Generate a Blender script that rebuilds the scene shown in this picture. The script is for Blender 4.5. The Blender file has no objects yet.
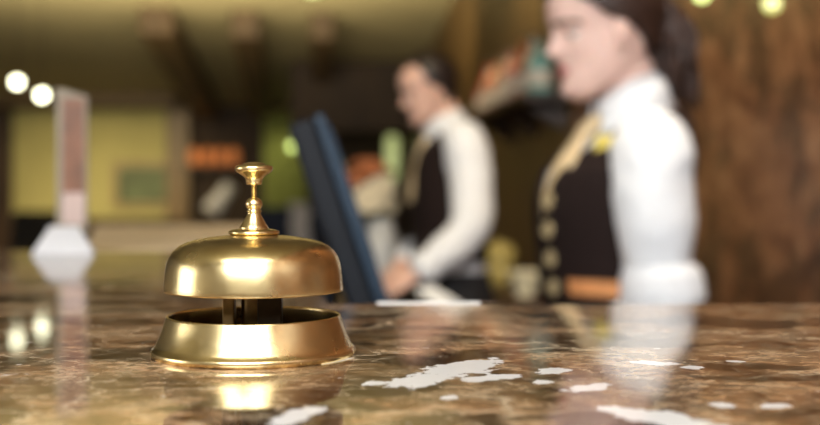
import bpy, bmesh, math, random
from mathutils import Vector, Matrix, Euler, noise
random.seed(7)
S = bpy.context.scene
COL = S.collection
PI = math.pi
FP = 1139.0            # focal length in pixels (50 mm lens, 36 mm sensor, 820 px)
CAMZ = 1.2214          # eye height
TOP = 1.15             # counter top height

def at(x, y, Y):       # photograph point at distance Y -> place in the room
    return Vector(((x-410.0)/FP*Y, Y, CAMZ+(192.0-y)/FP*Y))

# ------------------------------------------------------------------ materials
def mat(name, col, rough=0.5, metal=0.0, spec=0.5, emit=None, estr=0.0, var=0.12, scale=12.0, bump=0.0, sss=0.0, coat=0.0, trans=0.0, rvar=0.0):
    m = bpy.data.materials.new(name); m.use_nodes = True
    nt = m.node_tree; b = nt.nodes['Principled BSDF']
    tc = nt.nodes.new('ShaderNodeTexCoord')
    nz = nt.nodes.new('ShaderNodeTexNoise'); nz.inputs['Scale'].default_value = scale; nz.inputs['Detail'].default_value = 5
    nt.links.new(tc.outputs['Object'], nz.inputs['Vector'])
    rp = nt.nodes.new('ShaderNodeValToRGB')
    rp.color_ramp.elements[0].position = 0.3; rp.color_ramp.elements[1].position = 0.7
    rp.color_ramp.elements[0].color = [c*(1-var) for c in col[:3]]+[1]
    rp.color_ramp.elements[1].color = [min(1, c*(1+var)) for c in col[:3]]+[1]
    nt.links.new(nz.outputs['Fac'], rp.inputs['Fac'])
    nt.links.new(rp.outputs['Color'], b.inputs['Base Color'])
    b.inputs['Roughness'].default_value = rough
    b.inputs['Metallic'].default_value = metal
    b.inputs['Specular IOR Level'].default_value = spec
    b.inputs['Coat Weight'].default_value = coat
    b.inputs['Transmission Weight'].default_value = trans
    if sss:
        b.inputs['Subsurface Weight'].default_value = sss
        b.inputs['Subsurface Radius'].default_value = (0.01, 0.004, 0.002)
        b.inputs['Subsurface Scale'].default_value = 1.0
    if emit:
        b.inputs['Emission Color'].default_value = list(emit)+[1]
        b.inputs['Emission Strength'].default_value = estr
    if rvar:
        mr = nt.nodes.new('ShaderNodeMapRange')
        mr.inputs['To Min'].default_value = max(0.02, rough-rvar); mr.inputs['To Max'].default_value = rough+rvar
        nt.links.new(nz.outputs['Fac'], mr.inputs['Value']); nt.links.new(mr.outputs['Result'], b.inputs['Roughness'])
    if bump:
        bp = nt.nodes.new('ShaderNodeBump'); bp.inputs['Strength'].default_value = bump; bp.inputs['Distance'].default_value = 0.002
        nt.links.new(nz.outputs['Fac'], bp.inputs['Height']); nt.links.new(bp.outputs['Normal'], b.inputs['Normal'])
    return m

def wood(name, dark, light, scale=3.0, rough=0.45, axis='Z'):
    m = bpy.data.materials.new(name); m.use_nodes = True
    nt = m.node_tree; b = nt.nodes['Principled BSDF']
    tc = nt.nodes.new('ShaderNodeTexCoord'); mp = nt.nodes.new('ShaderNodeMapping')
    sc = {'Z': (scale*4, scale*4, scale*.35), 'Y': (scale*4, scale*.35, scale*4), 'X': (scale*.35, scale*4, scale*4)}[axis]
    mp.inputs['Scale'].default_value = sc
    nt.links.new(tc.outputs['Object'], mp.inputs['Vector'])
    nz = nt.nodes.new('ShaderNodeTexNoise'); nz.inputs['Scale'].default_value = 1.0; nz.inputs['Detail'].default_value = 6; nz.inputs['Distortion'].default_value = 0.6
    nt.links.new(mp.outputs['Vector'], nz.inputs['Vector'])
    rp = nt.nodes.new('ShaderNodeValToRGB')
    rp.color_ramp.elements[0].position = .32; rp.color_ramp.elements[1].position = .68
    rp.color_ramp.elements[0].color = list(dark)+[1]; rp.color_ramp.elements[1].color = list(light)+[1]
    nt.links.new(nz.outputs['Fac'], rp.inputs['Fac']); nt.links.new(rp.outputs['Color'], b.inputs['Base Color'])
    b.inputs['Roughness'].default_value = rough
    return m

def marble(name, ramp, scale, stretch=(1, 1, 1), rough=0.06, patches=(), veins=0.35, vein_col=(.42, .27, .15), dark_amt=.8, green=0.0, pits=True, web=0.0, dark_col=(.022, .012, .007), dk0=.50, grain=.62):
    m = bpy.data.materials.new(name); m.use_nodes = True
    nt = m.node_tree; N = nt.nodes.new; L = nt.links.new; b = nt.nodes['Principled BSDF']
    tc = N('ShaderNodeTexCoord'); mp = N('ShaderNodeMapping'); mp.inputs['Scale'].default_value = stretch
    L(tc.outputs['Object'], mp.inputs['Vector'])
    def mixc(fac, a, c):
        x = N('ShaderNodeMix'); x.data_type = 'RGBA'
        if isinstance(fac, float): x.inputs['Factor'].default_value = fac
        else: L(fac, x.inputs['Factor'])
        for v, k in ((a, 6), (c, 7)):
            if isinstance(v, tuple): x.inputs[k].default_value = list(v)+[1]
            else: L(v, x.inputs[k])
        return x.outputs[2]
    def nse(sc, det, dist, off=0.0, rgh=.62):
        n = N('ShaderNodeTexNoise'); n.inputs['Scale'].default_value = sc; n.inputs['Detail'].default_value = det
        n.inputs['Roughness'].default_value = rgh; n.inputs['Distortion'].default_value = dist
        v = N('ShaderNodeVectorMath'); v.operation = 'ADD'; v.inputs[1].default_value = (off, off*1.7, off*.3)
        L(mp.outputs['Vector'], v.inputs[0]); L(v.outputs[0], n.inputs['Vector'])
        return n
    def rampf(sock, p0, p1, v0=0., v1=1.):
        r = N('ShaderNodeMapRange'); r.inputs['From Min'].default_value = p0; r.inputs['From Max'].default_value = p1
        r.inputs['To Min'].default_value = v0; r.inputs['To Max'].default_value = v1
        L(sock, r.inputs['Value']); return r.outputs['Result']
    base = nse(scale, 12, .5, 0.0, .72)
    rp = N('ShaderNodeValToRGB'); rp.color_ramp.elements.remove(rp.color_ramp.elements[1])
    rp.color_ramp.elements[0].position = ramp[0][0]; rp.color_ramp.elements[0].color = list(ramp[0][1])+[1]
    for p, c in ramp[1:]:
        e = rp.color_ramp.elements.new(p); e.color = list(c)+[1]
    L(base.outputs['Fac'], rp.inputs['Fac'])
    col = rp.outputs['Color']
    if green:
        g = nse(scale*.3, 6, .5, 8.3)
        col = mixc(rampf(g.outputs['Fac'], .50, .60, 0, green), col, (.075, .075, .035))
    # pale lines: thin bands where a warped noise crosses its middle value
    vn = nse(scale*.9, 8, .9, 3.1, .66)
    sb = N('ShaderNodeMath'); sb.operation = 'SUBTRACT'; sb.inputs[1].default_value = .5; L(vn.outputs['Fac'], sb.inputs[0])
    ab = N('ShaderNodeMath'); ab.operation = 'ABSOLUTE'; L(sb.outputs[0], ab.inputs[0])
    col = mixc(rampf(ab.outputs[0], .0, .022, veins, 0), col, vein_col)
    dk = nse(scale*.55, 8, .6, 5.7, .56)
    col = mixc(rampf(dk.outputs['Fac'], dk0, dk0+.05, 0, dark_amt), col, dark_col)
    # pale web between the broken pieces of stone
    if web:
        wpn = nse(scale*1.2, 5, .3, 9.1, .6)
        wv = N('ShaderNodeVectorMath'); wv.operation = 'MULTIPLY_ADD'; wv.inputs[1].default_value = (.05, .05, 0)
        L(wpn.outputs['Color'], wv.inputs[0]); L(mp.outputs['Vector'], wv.inputs[2])
        for sc_, w0, w1, am in ((scale*.55, .002, .030, web), (scale*1.5, .002, .035, web*.7)):
            vo_ = N('ShaderNodeTexVoronoi'); vo_.feature = 'DISTANCE_TO_EDGE'; vo_.inputs['Scale'].default_value = sc_
            L(wv.outputs[0], vo_.inputs['Vector'])
            gate = nse(scale*.4, 4, .3, 4.4+sc_, .5)
            gm = N('ShaderNodeMath'); gm.operation = 'MULTIPLY'
            L(rampf(vo_.outputs['Distance'], w0, w1, am, 0), gm.inputs[0]); L(rampf(gate.outputs['Fac'], .44, .56, .08, 1), gm.inputs[1])
            col = mixc(gm.outputs[0], col, vein_col)
    v2 = nse(scale*1.9, 8, 1.2, 7.9, .66)
    sb2 = N('ShaderNodeMath'); sb2.operation = 'SUBTRACT'; sb2.inputs[1].default_value = .5; L(v2.outputs['Fac'], sb2.inputs[0])
    ab2 = N('ShaderNodeMath'); ab2.operation = 'ABSOLUTE'; L(sb2.outputs[0], ab2.inputs[0])
    col = mixc(rampf(ab2.outputs[0], .0, .010, veins*.8, 0), col, vein_col)
    fg = nse(scale*7, 6, .3, 2.2, .7)
    mul = N('ShaderNodeMix'); mul.data_type = 'RGBA'; mul.blend_type = 'MULTIPLY'; mul.inputs['Factor'].default_value = 1.0
    fgr = N('ShaderNodeValToRGB'); fgr.color_ramp.elements[0].position = .35; fgr.color_ramp.elements[1].position = .65
    fgr.color_ramp.elements[0].color = (grain, grain*.94, grain*.88, 1); fgr.color_ramp.elements[1].color = (1, 1, 1, 1)
    L(fg.outputs['Fac'], fgr.inputs['Fac']); L(col, mul.inputs[6]); L(fgr.outputs['Color'], mul.inputs[7]); col = mul.outputs[2]
    # small calcite flecks
    if pits:
        fk = nse(scale*2.6, 4, .5, 11.3)
        col = mixc(rampf(fk.outputs['Fac'], .705, .72), col, (.80, .78, .75))
    # the larger white calcite veins of this slab
    if patches:
        wn = N('ShaderNodeTexNoise'); wn.inputs['Scale'].default_value = 120; wn.inputs['Detail'].default_value = 8; wn.inputs['Roughness'].default_value = .66
        L(tc.outputs['Object'], wn.inputs['Vector'])
        wb = rampf(wn.outputs['Fac'], .25, .75, -.62, .62)
        best = None
        for (px, py, ang, hl, hw) in patches:
            m1 = N('ShaderNodeMapping'); m1.vector_type = 'TEXTURE'
            m1.inputs['Location'].default_value = (px, py, 0); m1.inputs['Rotation'].default_value = (0, 0, ang)
            m1.inputs['Scale'].default_value = (hl, hw, 1.0)
            cz = N('ShaderNodeVectorMath'); cz.operation = 'MULTIPLY'; cz.inputs[1].default_value = (1, 1, 0)
            L(tc.outputs['Object'], cz.inputs[0]); L(cz.outputs[0], m1.inputs['Vector'])
            ln = N('ShaderNodeVectorMath'); ln.operation = 'LENGTH'; L(m1.outputs['Vector'], ln.inputs[0])
            o = ln.outputs['Value']
            if best is None: best = o
            else:
                mn = N('ShaderNodeMath'); mn.operation = 'MINIMUM'; L(best, mn.inputs[0]); L(o, mn.inputs[1]); best = mn.outputs[0]
        ad = N('ShaderNodeMath'); ad.operation = 'ADD'; L(best, ad.inputs[0]); L(wb, ad.inputs[1])
        col = mixc(rampf(ad.outputs[0], .93, 1.0, 1, 0), col, (.86, .85, .83))
    L(col, b.inputs['Base Color'])
    b.inputs['Roughness'].default_value = rough
    b.inputs['IOR'].default_value = 1.5
    return m

# ------------------------------------------------------------------ mesh helpers
def obj(name, bm, m, parent=None, smooth=True, bevel=0.0, solid=0.0, sub=0):
    bmesh.ops.recalc_face_normals(bm, faces=bm.faces)
    me = bpy.data.meshes.new(name); bm.to_mesh(me); bm.free()
    if smooth:
        for p in me.polygons: p.use_smooth = True
    o = bpy.data.objects.new(name, me); COL.objects.link(o)
    for k in (m if isinstance(m, (list, tuple)) else [m]): me.materials.append(k)
    if parent: o.parent = parent
    if solid:
        s = o.modifiers.new('s', 'SOLIDIFY'); s.thickness = solid; s.offset = 0
    if bevel:
        s = o.modifiers.new('b', 'BEVEL'); s.width = bevel; s.segments = 3; s.limit_method = 'ANGLE'; s.angle_limit = .6
        s.harden_normals = False
        for p in me.polygons: p.use_smooth = False
    if sub:
        s = o.modifiers.new('u', 'SUBSURF'); s.levels = sub; s.render_levels = sub
    return o

def tag(o, label=None, cat=None, group=None, kind=None):
    if label: o['label'] = label
    if cat: o['category'] = cat
    if group: o['group'] = group
    if kind: o['kind'] = kind
    return o

def empty(name, loc, rz, label, cat, group=None):
    o = bpy.data.objects.new(name, None); COL.objects.link(o)
    o.location = loc; o.rotation_euler = (0, 0, rz); o.empty_display_size = .05
    return tag(o, label, cat, group)

def copy_tree(o, parent=None):
    c = o.copy(); COL.objects.link(c)
    if parent: c.parent = parent
    for ch in [x for x in bpy.data.objects if x.parent == o]:
        copy_tree(ch, c)
    return c

def box(bm, cx, cy, cz, sx, sy, sz, rot=None):
    M = Matrix.Translation((cx, cy, cz))
    if rot is not None: M = M @ rot.to_4x4()
    M = M @ Matrix.Diagonal((sx, sy, sz, 1))
    return bmesh.ops.create_cube(bm, size=1.0, matrix=M)['verts']

def prism(bm, pts, z0, z1):
    lo = [bm.verts.new((x, y, z0)) for x, y in pts]; hi = [bm.verts.new((x, y, z1)) for x, y in pts]
    n = len(pts)
    bm.faces.new(lo[::-1]); bm.faces.new(hi)
    for i in range(n):
        bm.faces.new((lo[i], lo[(i+1) % n], hi[(i+1) % n], hi[i]))

def lathe(bm, prof, seg=64, M=None, cap0=True, cap1=True):
    rings = []
    for r, z in prof:
        ring = []
        for i in range(seg):
            a = 2*PI*i/seg
            v = Vector((r*math.cos(a), r*math.sin(a), z))
            ring.append(bm.verts.new(M @ v if M else v))
        rings.append(ring)
    for A, B in zip(rings, rings[1:]):
        for i in range(seg):
            bm.faces.new((A[i], A[(i+1) % seg], B[(i+1) % seg], B[i]))
    if cap0: bm.faces.new(rings[0][::-1])
    if cap1: bm.faces.new(rings[-1])

def tube(bm, pts, rad, seg=20, up=Vector((0, 0, 1)), round_ends=True):
    """rad: list of r or (a along side, b along up-ish)"""
    pts = [Vector(p) for p in pts]; rad = [r if isinstance(r, tuple) else (r, r) for r in rad]
    n = len(pts); T = []
    for i in range(n):
        t = (pts[min(i+1, n-1)]-pts[max(i-1, 0)]).normalized(); T.append(t)
    s = T[0].cross(up)
    if s.length < 1e-4: s = T[0].cross(Vector((0, 1, 0)))
    s.normalize()
    stations = []
    for i in range(n):
        if i:
            q = T[i-1].rotation_difference(T[i]); s = q @ s
            s = (s-T[i]*s.dot(T[i])).normalized()
        u = s.cross(T[i]).normalized()
        stations.append((pts[i], T[i], s.copy(), u, rad[i]))
    full = []
    if round_ends:
        p, t, s0, u, r = stations[0]; k = min(r)
        for f in (.1, .5, .85): full.append((p-t*k*math.sqrt(1-f*f)*.9, t, s0, u, (r[0]*f, r[1]*f)))
    full += stations
    if round_ends:
        p, t, s0, u, r = stations[-1]; k = min(r)
        for f in (.85, .5, .1): full.append((p+t*k*math.sqrt(1-f*f)*.9, t, s0, u, (r[0]*f, r[1]*f)))
    rings = []
    for p, t, s0, u, r in full:
        rings.append([bm.verts.new(p+s0*(math.cos(2*PI*i/seg)*r[0])+u*(math.sin(2*PI*i/seg)*r[1])) for i in range(seg)])
    for A, B in zip(rings, rings[1:]):
        for i in range(seg):
            bm.faces.new((A[i], A[(i+1) % seg], B[(i+1) % seg], B[i]))
    bm.faces.new(rings[0][::-1]); bm.faces.new(rings[-1])

def smooth_path(pts, n=6):
    pts = [Vector(p) for p in pts]; out = []
    P = [pts[0]*2-pts[1]]+pts+[pts[-1]*2-pts[-2]]
    for i in range(1, len(P)-2):
        for k in range(n):
            t = k/n
            a, b, c, d = P[i-1], P[i], P[i+1], P[i+2]
            out.append(.5*((2*b)+(c-a)*t+(2*a-5*b+4*c-d)*t*t+(3*b-a-3*c+d)*t**3))
    out.append(pts[-1]); return out

def lerp_list(vals, n=6):
    out = []
    for a, b in zip(vals, vals[1:]):
        for k in range(n):
            t = k/n
            if isinstance(a, tuple): out.append(tuple(x+(y-x)*t for x, y in zip(a, b)))
            else: out.append(a+(b-a)*t)
    out.append(vals[-1]); return out

def stube(bm, pts, rad, n=6, **k):
    tube(bm, smooth_path(pts, n), lerp_list(rad, n), **k)

def interp(tab, z):
    """rows (z, a, b, ...) smooth interpolation"""
    if z <= tab[0][0]: return tab[0][1:]
    if z >= tab[-1][0]: return tab[-1][1:]
    for i in range(len(tab)-1):
        if tab[i][0] <= z <= tab[i+1][0]:
            t = (z-tab[i][0])/(tab[i+1][0]-tab[i][0])
            p0 = tab[max(i-1, 0)]; p1 = tab[i]; p2 = tab[i+1]; p3 = tab[min(i+2, len(tab)-1)]
            return [.5*(2*b+(c-a)*t+(2*a-5*b+4*c-d)*t*t+(3*b-a-3*c+d)*t**3) for a, b, c, d in zip(p0[1:], p1[1:], p2[1:], p3[1:])]

def fuse(bm, voxel, it=3, fac=.5):
    """one continuous skin out of overlapping closed shells -> bmesh"""
    bmesh.ops.recalc_face_normals(bm, faces=bm.faces)
    me = bpy.data.meshes.new('tmp'); bm.to_mesh(me); bm.free()
    o = bpy.data.objects.new('tmp', me); COL.objects.link(o)
    r = o.modifiers.new('r', 'REMESH'); r.mode = 'VOXEL'; r.voxel_size = voxel; r.adaptivity = 0
    s = o.modifiers.new('s', 'SMOOTH'); s.iterations = it; s.factor = fac
    dg = bpy.context.evaluated_depsgraph_get(); dg.update()
    ev = o.evaluated_get(dg); m2 = ev.to_mesh()
    out = bmesh.new(); out.from_mesh(m2); ev.to_mesh_clear()
    bpy.data.objects.remove(o); bpy.data.meshes.remove(me)
    return out

# ------------------------------------------------------------------ materials used
BRASS = mat('brass', (.88, .71, .37), .25, 1.0, var=.10, scale=70, rvar=.09, bump=.012)
BRASS_OLD = mat('brass_old', (.24, .15, .06), .42, 1.0, var=.3, scale=160, rvar=.1)
DARKMETAL = mat('dark_metal', (.05, .033, .020), .4, 1.0, var=.3, scale=120)
SKIN_F = mat('skin_fair', (.80, .54, .46), .5, var=.05, scale=40, sss=.12)
SKIN_M = mat('skin_warm', (.76, .47, .36), .5, var=.05, scale=40, sss=.12)
LIP = mat('lip', (.62, .20, .19), .35, var=.05)
LIP_M = mat('lip_soft', (.62, .30, .25), .4, var=.05)
HAIR_F = mat('hair_brown', (.034, .014, .008), .5, var=.4, scale=60)
HAIR_M = mat('hair_dark', (.015, .008, .006), .45, var=.35, scale=60)
SHIRT = mat('white_cotton', (.80, .815, .84), .8, var=.03, scale=60, bump=.15)
VEST = mat('brown_cloth', (.015, .008, .007), .9, spec=.2, var=.2, scale=160, bump=.2)
BLACKCLOTH = mat('black_cloth', (.012, .011, .012), .8, var=.2, scale=160)
SATIN = mat('gold_satin', (.70, .54, .32), .4, var=.15, scale=25)
GOLDB = mat('gold_button', (.56, .44, .24), .35, .3, var=.1)
BADGE = mat('gold_badge', (.74, .60, .13), .35, .2, var=.08)
GOLD = mat('gold', (.85, .62, .22), .28, 1.0, var=.08)
EYEW = mat('eye_white', (.8, .78, .75), .2, var=.02)
IRIS = mat('iris', (.05, .035, .025), .15, var=.2)
LEATHER = mat('black_leather', (.012, .010, .009), .3, var=.2)
WELT = mat('tan_leather', (.62, .27, .10), .45, var=.15, scale=30)
PAPER = mat('white_paper', (.82, .82, .80), .6, var=.02)
DKWOOD = wood('dark_wood', (.020, .010, .005), (.065, .035, .016))
REDWOOD = wood('mahogany', (.030, .008, .005), (.075, .020, .010))
TANWOOD = wood('tan_wood', (.60, .44, .25), (.80, .62, .40), axis='Y', rough=.4)
BEAMWOOD = wood('beam_wood', (.060, .034, .010), (.105, .062, .020), axis='Y', rough=.6)
PANELWOOD = wood('panel_wood', (.10, .055, .018), (.19, .11, .035), scale=2.0)
PLASTER = mat('ochre_plaster', (.42, .385, .15), .85, var=.07, scale=3)
CEILP = mat('ceiling_plaster', (.38, .32, .16), .85, var=.06, scale=2)
PAINT_W = mat('cream_paint', (.60, .55, .45), .8, var=.05, scale=3)
FLOORM = marble('floor_stone', [(.3, (.05, .03, .018)), (.55, (.12, .08, .045)), (.8, (.2, .14, .08))], 2.0, rough=.25, pits=False)
BLACKPL = mat('black_plastic', (.006, .008, .012), .6, spec=.25, var=.1)
BLUEPL = mat('blue_black_plastic', (.016, .034, .058), .5, spec=.3, var=.1)

# calcite veins seen on the counter: centre x, y, angle, half length, half width (metres)
def fleck(x0, y0, x1, y1, w):
    A = at(x0, y0, 81.3/(y0-192)); B = at(x1, y1, 81.3/(y1-192)); d = B-A
    return ((A.x+B.x)/2, (A.y+B.y)/2, math.atan2(d.y, d.x), d.length/2+w*.6, w)
PATCH = [fleck(402, 386, 440, 374, .009), fleck(430, 377, 486, 361, .011), fleck(448, 372, 470, 366, .013), fleck(470, 381, 500, 376, .006), fleck(500, 377, 516, 376, .005),
         fleck(545, 373, 560, 369, .006), fleck(577, 390, 601, 385, .006), fleck(602, 408, 640, 414, .006), fleck(635, 413, 684, 422, .010), fleck(680, 424, 720, 432, .008),
         fleck(365, 385, 384, 382, .004), fleck(278, 424, 312, 409, .006), fleck(686, 368, 700, 367, .005), fleck(716, 404, 728, 406, .004),
         fleck(538, 383, 548, 381, .004), fleck(768, 407, 784, 405, .004), fleck(446, 399, 452, 396, .003), fleck(640, 362, 668, 364, .006), fleck(322, 364, 352, 358, .002), fleck(730, 361, 742, 362, .003)]
COUNTER = marble('brown_marble_top', [(.34, (.045, .020, .010)), (.44, (.25, .115, .052)), (.51, (.47, .26, .125)), (.58, (.68, .46, .27)), (.68, (.34, .17, .075))], 32.0,
                 stretch=(.8, 1.0, 1), rough=.06, patches=PATCH, veins=.4, vein_col=(.80, .64, .43), dark_amt=.90, dk0=.505, grain=.40, green=.45, web=.95, dark_col=(.030, .013, .007))
WALLMARBLE = marble('brown_marble_wall', [(.34, (.06, .021, .010)), (.45, (.19, .074, .034)), (.54, (.31, .140, .064)), (.64, (.44, .235, .125))], 9.0, rough=.3, veins=.4, vein_col=(.42, .24, .11), dark_amt=.6, pits=False)

NICHEWOOD = wood('niche_wood', (.022, .011, .004), (.050, .027, .010), rough=.75)
# ------------------------------------------------------------------ the room
def st(name, bm, m, **k): return tag(obj(name, bm, m, smooth=False, **k), kind='structure')
def wx(Y): return 1.02-.089*(Y-1.0)        # plan line of the right-hand wall
WSLOPE = math.atan2(-.089, 1.0)
YB, YF = -1.75, 13.0
bm = bmesh.new(); box(bm, -2.2, 5.6, -.05, 8.0, 15.0, .1); st('floor', bm, FLOORM)
# ceiling: level over the desk, then sloping down towards the far wall
bm = bmesh.new()
P = [(YB-.2, 3.35), (3.0, 3.35), (YF+.2, 2.19)]
for x in (-6.1, 1.5): [bm.verts.new((x, y, z)) for y, z in P]+[bm.verts.new((x, y, z+.12)) for y, z in P[::-1]]
bm.verts.ensure_lookup_table(); v = bm.verts
bm.faces.new(v[0:6]); bm.faces.new(v[6:12])
for i in range(6): bm.faces.new((v[i], v[(i+1) % 6], v[6+(i+1) % 6], v[6+i]))
st('ceiling', bm, CEILP)
def prism_wall(name, p0, p1, h, m, t=.12, side=1, z0=0.0):
    d = (Vector(p1)-Vector(p0)).normalized(); n = Vector((d.y, -d.x))*t*side
    b_ = bmesh.new(); prism(b_, [tuple(p0), tuple(p1), tuple(Vector(p1)+n), tuple(Vector(p0)+n)], z0, h); return st(name, b_, m)
prism_wall('wall_right', (wx(YB), YB), (wx(4.75), 4.75), 3.35, WALLMARBLE)
prism_wall('wall_right_far', (wx(4.752), 4.752), (wx(YF), YF), 3.35, PANELWOOD)
SY0, SY1, SZ0, SZ1 = -1.1, 1.7, .95, 2.7
bm = bmesh.new()
for (y0, y1, z0, z1) in ((YB, SY0, 0, 3.35), (SY1, YF, 0, 3.35), (SY0, SY1, 0, SZ0), (SY0, SY1, SZ1, 3.35)): box(bm, -5.86, (y0+y1)/2, (z0+z1)/2, .12, y1-y0, z1-z0)
st('wall_left', bm, PAINT_W)
# far wall: ochre plaster on the left, dark panelling towards the staff side
prism_wall('wall_far', (-5.8, YF), (-2.52, YF), 2.6, PLASTER, side=-1)
prism_wall('wall_far_panelled', (-2.52, YF), (.1, YF), 2.6, NICHEWOOD, side=-1)
# wall behind the viewer with a tall window
WX0, WX1, WZ0, WZ1 = -1.30, .75, 1.85, 3.25
bm = bmesh.new()
for (x0, x1, z0, z1) in ((-5.8, WX0, 0, 3.35), (WX1, wx(YB), 0, 3.35), (WX0, WX1, 0, WZ0), (WX0, WX1, WZ1, 3.35)):
    box(bm, (x0+x1)/2, YB-.06, (z0+z1)/2, x1-x0, .12, z1-z0)
st('wall_near', bm, PAINT_W)
bm = bmesh.new()
for x in (WX0+.03, (WX0+WX1)/2, WX1-.03): box(bm, x, YB-.05, (WZ0+WZ1)/2, .05, .06, WZ1-WZ0)
for z in (WZ0+.03, WZ1-.03): box(bm, (WX0+WX1)/2, YB-.05, z, WX1-WX0, .06, .05)
wf = st('window_1', bm, DKWOOD, bevel=.004)
GLASS = mat('pane_glass', (.95, .97, 1.0), .0, var=0, trans=1.0)
bm = bmesh.new(); box(bm, (WX0+WX1)/2, YB-.09, (WZ0+WZ1)/2, WX1-WX0-.02, .006, WZ1-WZ0-.02); obj('pane', bm, GLASS, wf, smooth=False)
bm = bmesh.new()
for y in (SY0+.03, (SY0+SY1)/2, SY1-.03): box(bm, -5.85, y, (SZ0+SZ1)/2, .06, .05, SZ1-SZ0)
for z in (SZ0+.03, SZ1-.03): box(bm, -5.85, (SY0+SY1)/2, z, .06, SY1-SY0, .05)
wf2 = st('fill_window_2', bm, DKWOOD, bevel=.004)  # unseen side window, added to brighten the dome's left side and the faces
bm = bmesh.new(); box(bm, -5.89, (SY0+SY1)/2, (SZ0+SZ1)/2, .006, SY1-SY0-.02, SZ1-SZ0-.02); obj('pane', bm, GLASS, wf2, smooth=False)
# rafters on the sloping ceiling
def ceil_z(Y): return 3.35 if Y < 3 else 3.35-.116*(Y-3)
for k, (xa, ya, xb, yb_, wdt) in enumerate(((156, 8, 206, 100, .26), (245, 12, 262, 98, .22), (322, 14, 322, 92, .18))):
    def cpt(x, y):
        # meet the sloping ceiling along this sight line
        e = (192-y)/FP; Y = (3.35+.348-CAMZ)/(e+.116); return (x-410)/FP*Y, Y
    (x0, y0), (x1, y1) = cpt(xa, ya), cpt(xb, yb_)
    b_ = bmesh.new(); d = Vector((x1-x0, y1-y0)).normalized(); n = Vector((d.y, -d.x))*wdt/2
    lo = []; hi = []
    for (x, y) in ((x0, y0), (x1, y1)):
        for s in (1, -1):
            lo.append(b_.verts.new((x+n.x*s, y+n.y*s, ceil_z(y+n.y*s)-.20))); hi.append(b_.verts.new((x+n.x*s, y+n.y*s, ceil_z(y+n.y*s)+.02)))
    for q in ((0, 1, 3, 2),):
        b_.faces.new([lo[i] for i in q]); b_.faces.new([hi[i] for i in q][::-1])
    for a, c in ((0, 1), (1, 3), (3, 2), (2, 0)): b_.faces.new((lo[a], lo[c], hi[c], hi[a]))
    st('trim_%d' % (k+1), b_, BEAMWOOD, bevel=.01)
# brown post between plaster and niche
bm = bmesh.new(); box(bm, -2.62, YF-.09, 1.1, .26, .17, 2.2); st('trim_4', bm, wood('post_wood', (.13, .085, .032), (.20, .13, .05)), bevel=.01)
# dark doorway on the far left
bm = bmesh.new(); box(bm, -5.1, YF-.05, 1.1, 1.15, .09, 2.15); st('door_1', bm, DKWOOD, bevel=.01)
bm = bmesh.new(); box(bm, -4.15, YF-.35, 2.34, 3.2, .6, .36); st('trim_6', bm, BEAMWOOD, bevel=.01)
# lowered dark bulkhead over the staff side
bm = bmesh.new(); box(bm, -.55, 10.9, 2.13, 1.15, .3, .66); st('trim_5', bm, NICHEWOOD, bevel=.01)

# ------------------------------------------------------------------ reception counter
cnt = empty('reception_counter', (0, 0, 0), 0, 'polished brown marble reception counter carrying the brass bell', 'counter')
def rx(Y): return wx(Y)-.012
poly = [(-2.2, .08), (rx(.08), .08), (rx(.728), .728), (-.05, .728), (-.162, 1.4), (-2.2, 1.4)]
bm = bmesh.new(); prism(bm, poly, TOP-.035, TOP); obj('countertop', bm, COUNTER, cnt, bevel=.003)
bm = bmesh.new(); prism(bm, [(-2.15, .2), (rx(.2)-.01, .2), (rx(.69)-.01, .69), (-.09, .69), (-.2, 1.36), (-2.15, 1.36)], .08, TOP-.036); obj('front_panel', bm, DKWOOD, cnt, bevel=.004)
bm = bmesh.new(); prism(bm, [(-2.1, .25), (rx(.25)-.03, .25), (rx(.64)-.03, .64), (-.14, .64), (-.25, 1.31), (-2.1, 1.31)], 0.0, .08); obj('plinth', bm, BLACKPL, cnt, bevel=.004)
# pale wing that carries on behind it
wg = empty('counter_wing', (0, 0, 0), 0, 'pale tan counter wing continuing behind the marble counter', 'counter')
wp = [(-.40, 1.405), (-.165, 1.405), (-.335, 2.46), (-.68, 2.46)]
bm = bmesh.new(); prism(bm, wp, TOP-.035, TOP+.001); obj('worktop', bm, TANWOOD, wg, bevel=.003)
bm = bmesh.new(); prism(bm, [(-.38, 1.43), (-.19, 1.43), (-.355, 2.43), (-.66, 2.43)], 0, TOP-.036); obj('body', bm, DKWOOD, wg, bevel=.004)
# low working desk inside
dk = empty('staff_desk', (0, 0, 0), 0, 'dark low desk behind the counter where the man works', 'desk')
bm = bmesh.new(); prism(bm, [(-.13, 1.12), (.16, 1.12), (.00, 2.5), (-.06, 4.75), (-.70, 4.75), (-.66, 2.48), (-.32, 2.48)], .83, .86); obj('desktop', bm, DKWOOD, dk, bevel=.004)
bm = bmesh.new(); prism(bm, [(-.62, 2.55), (-.26, 2.55), (-.30, 4.7), (-.65, 4.7)], 0, .828); obj('pedestal', bm, REDWOOD, dk, bevel=.004)
bm = bmesh.new(); prism(bm, [(-.07, 1.16), (.10, 1.16), (.08, 1.7), (-.09, 1.7)], 0, .828); obj('pedestal', bm, REDWOOD, dk, bevel=.004)

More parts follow.
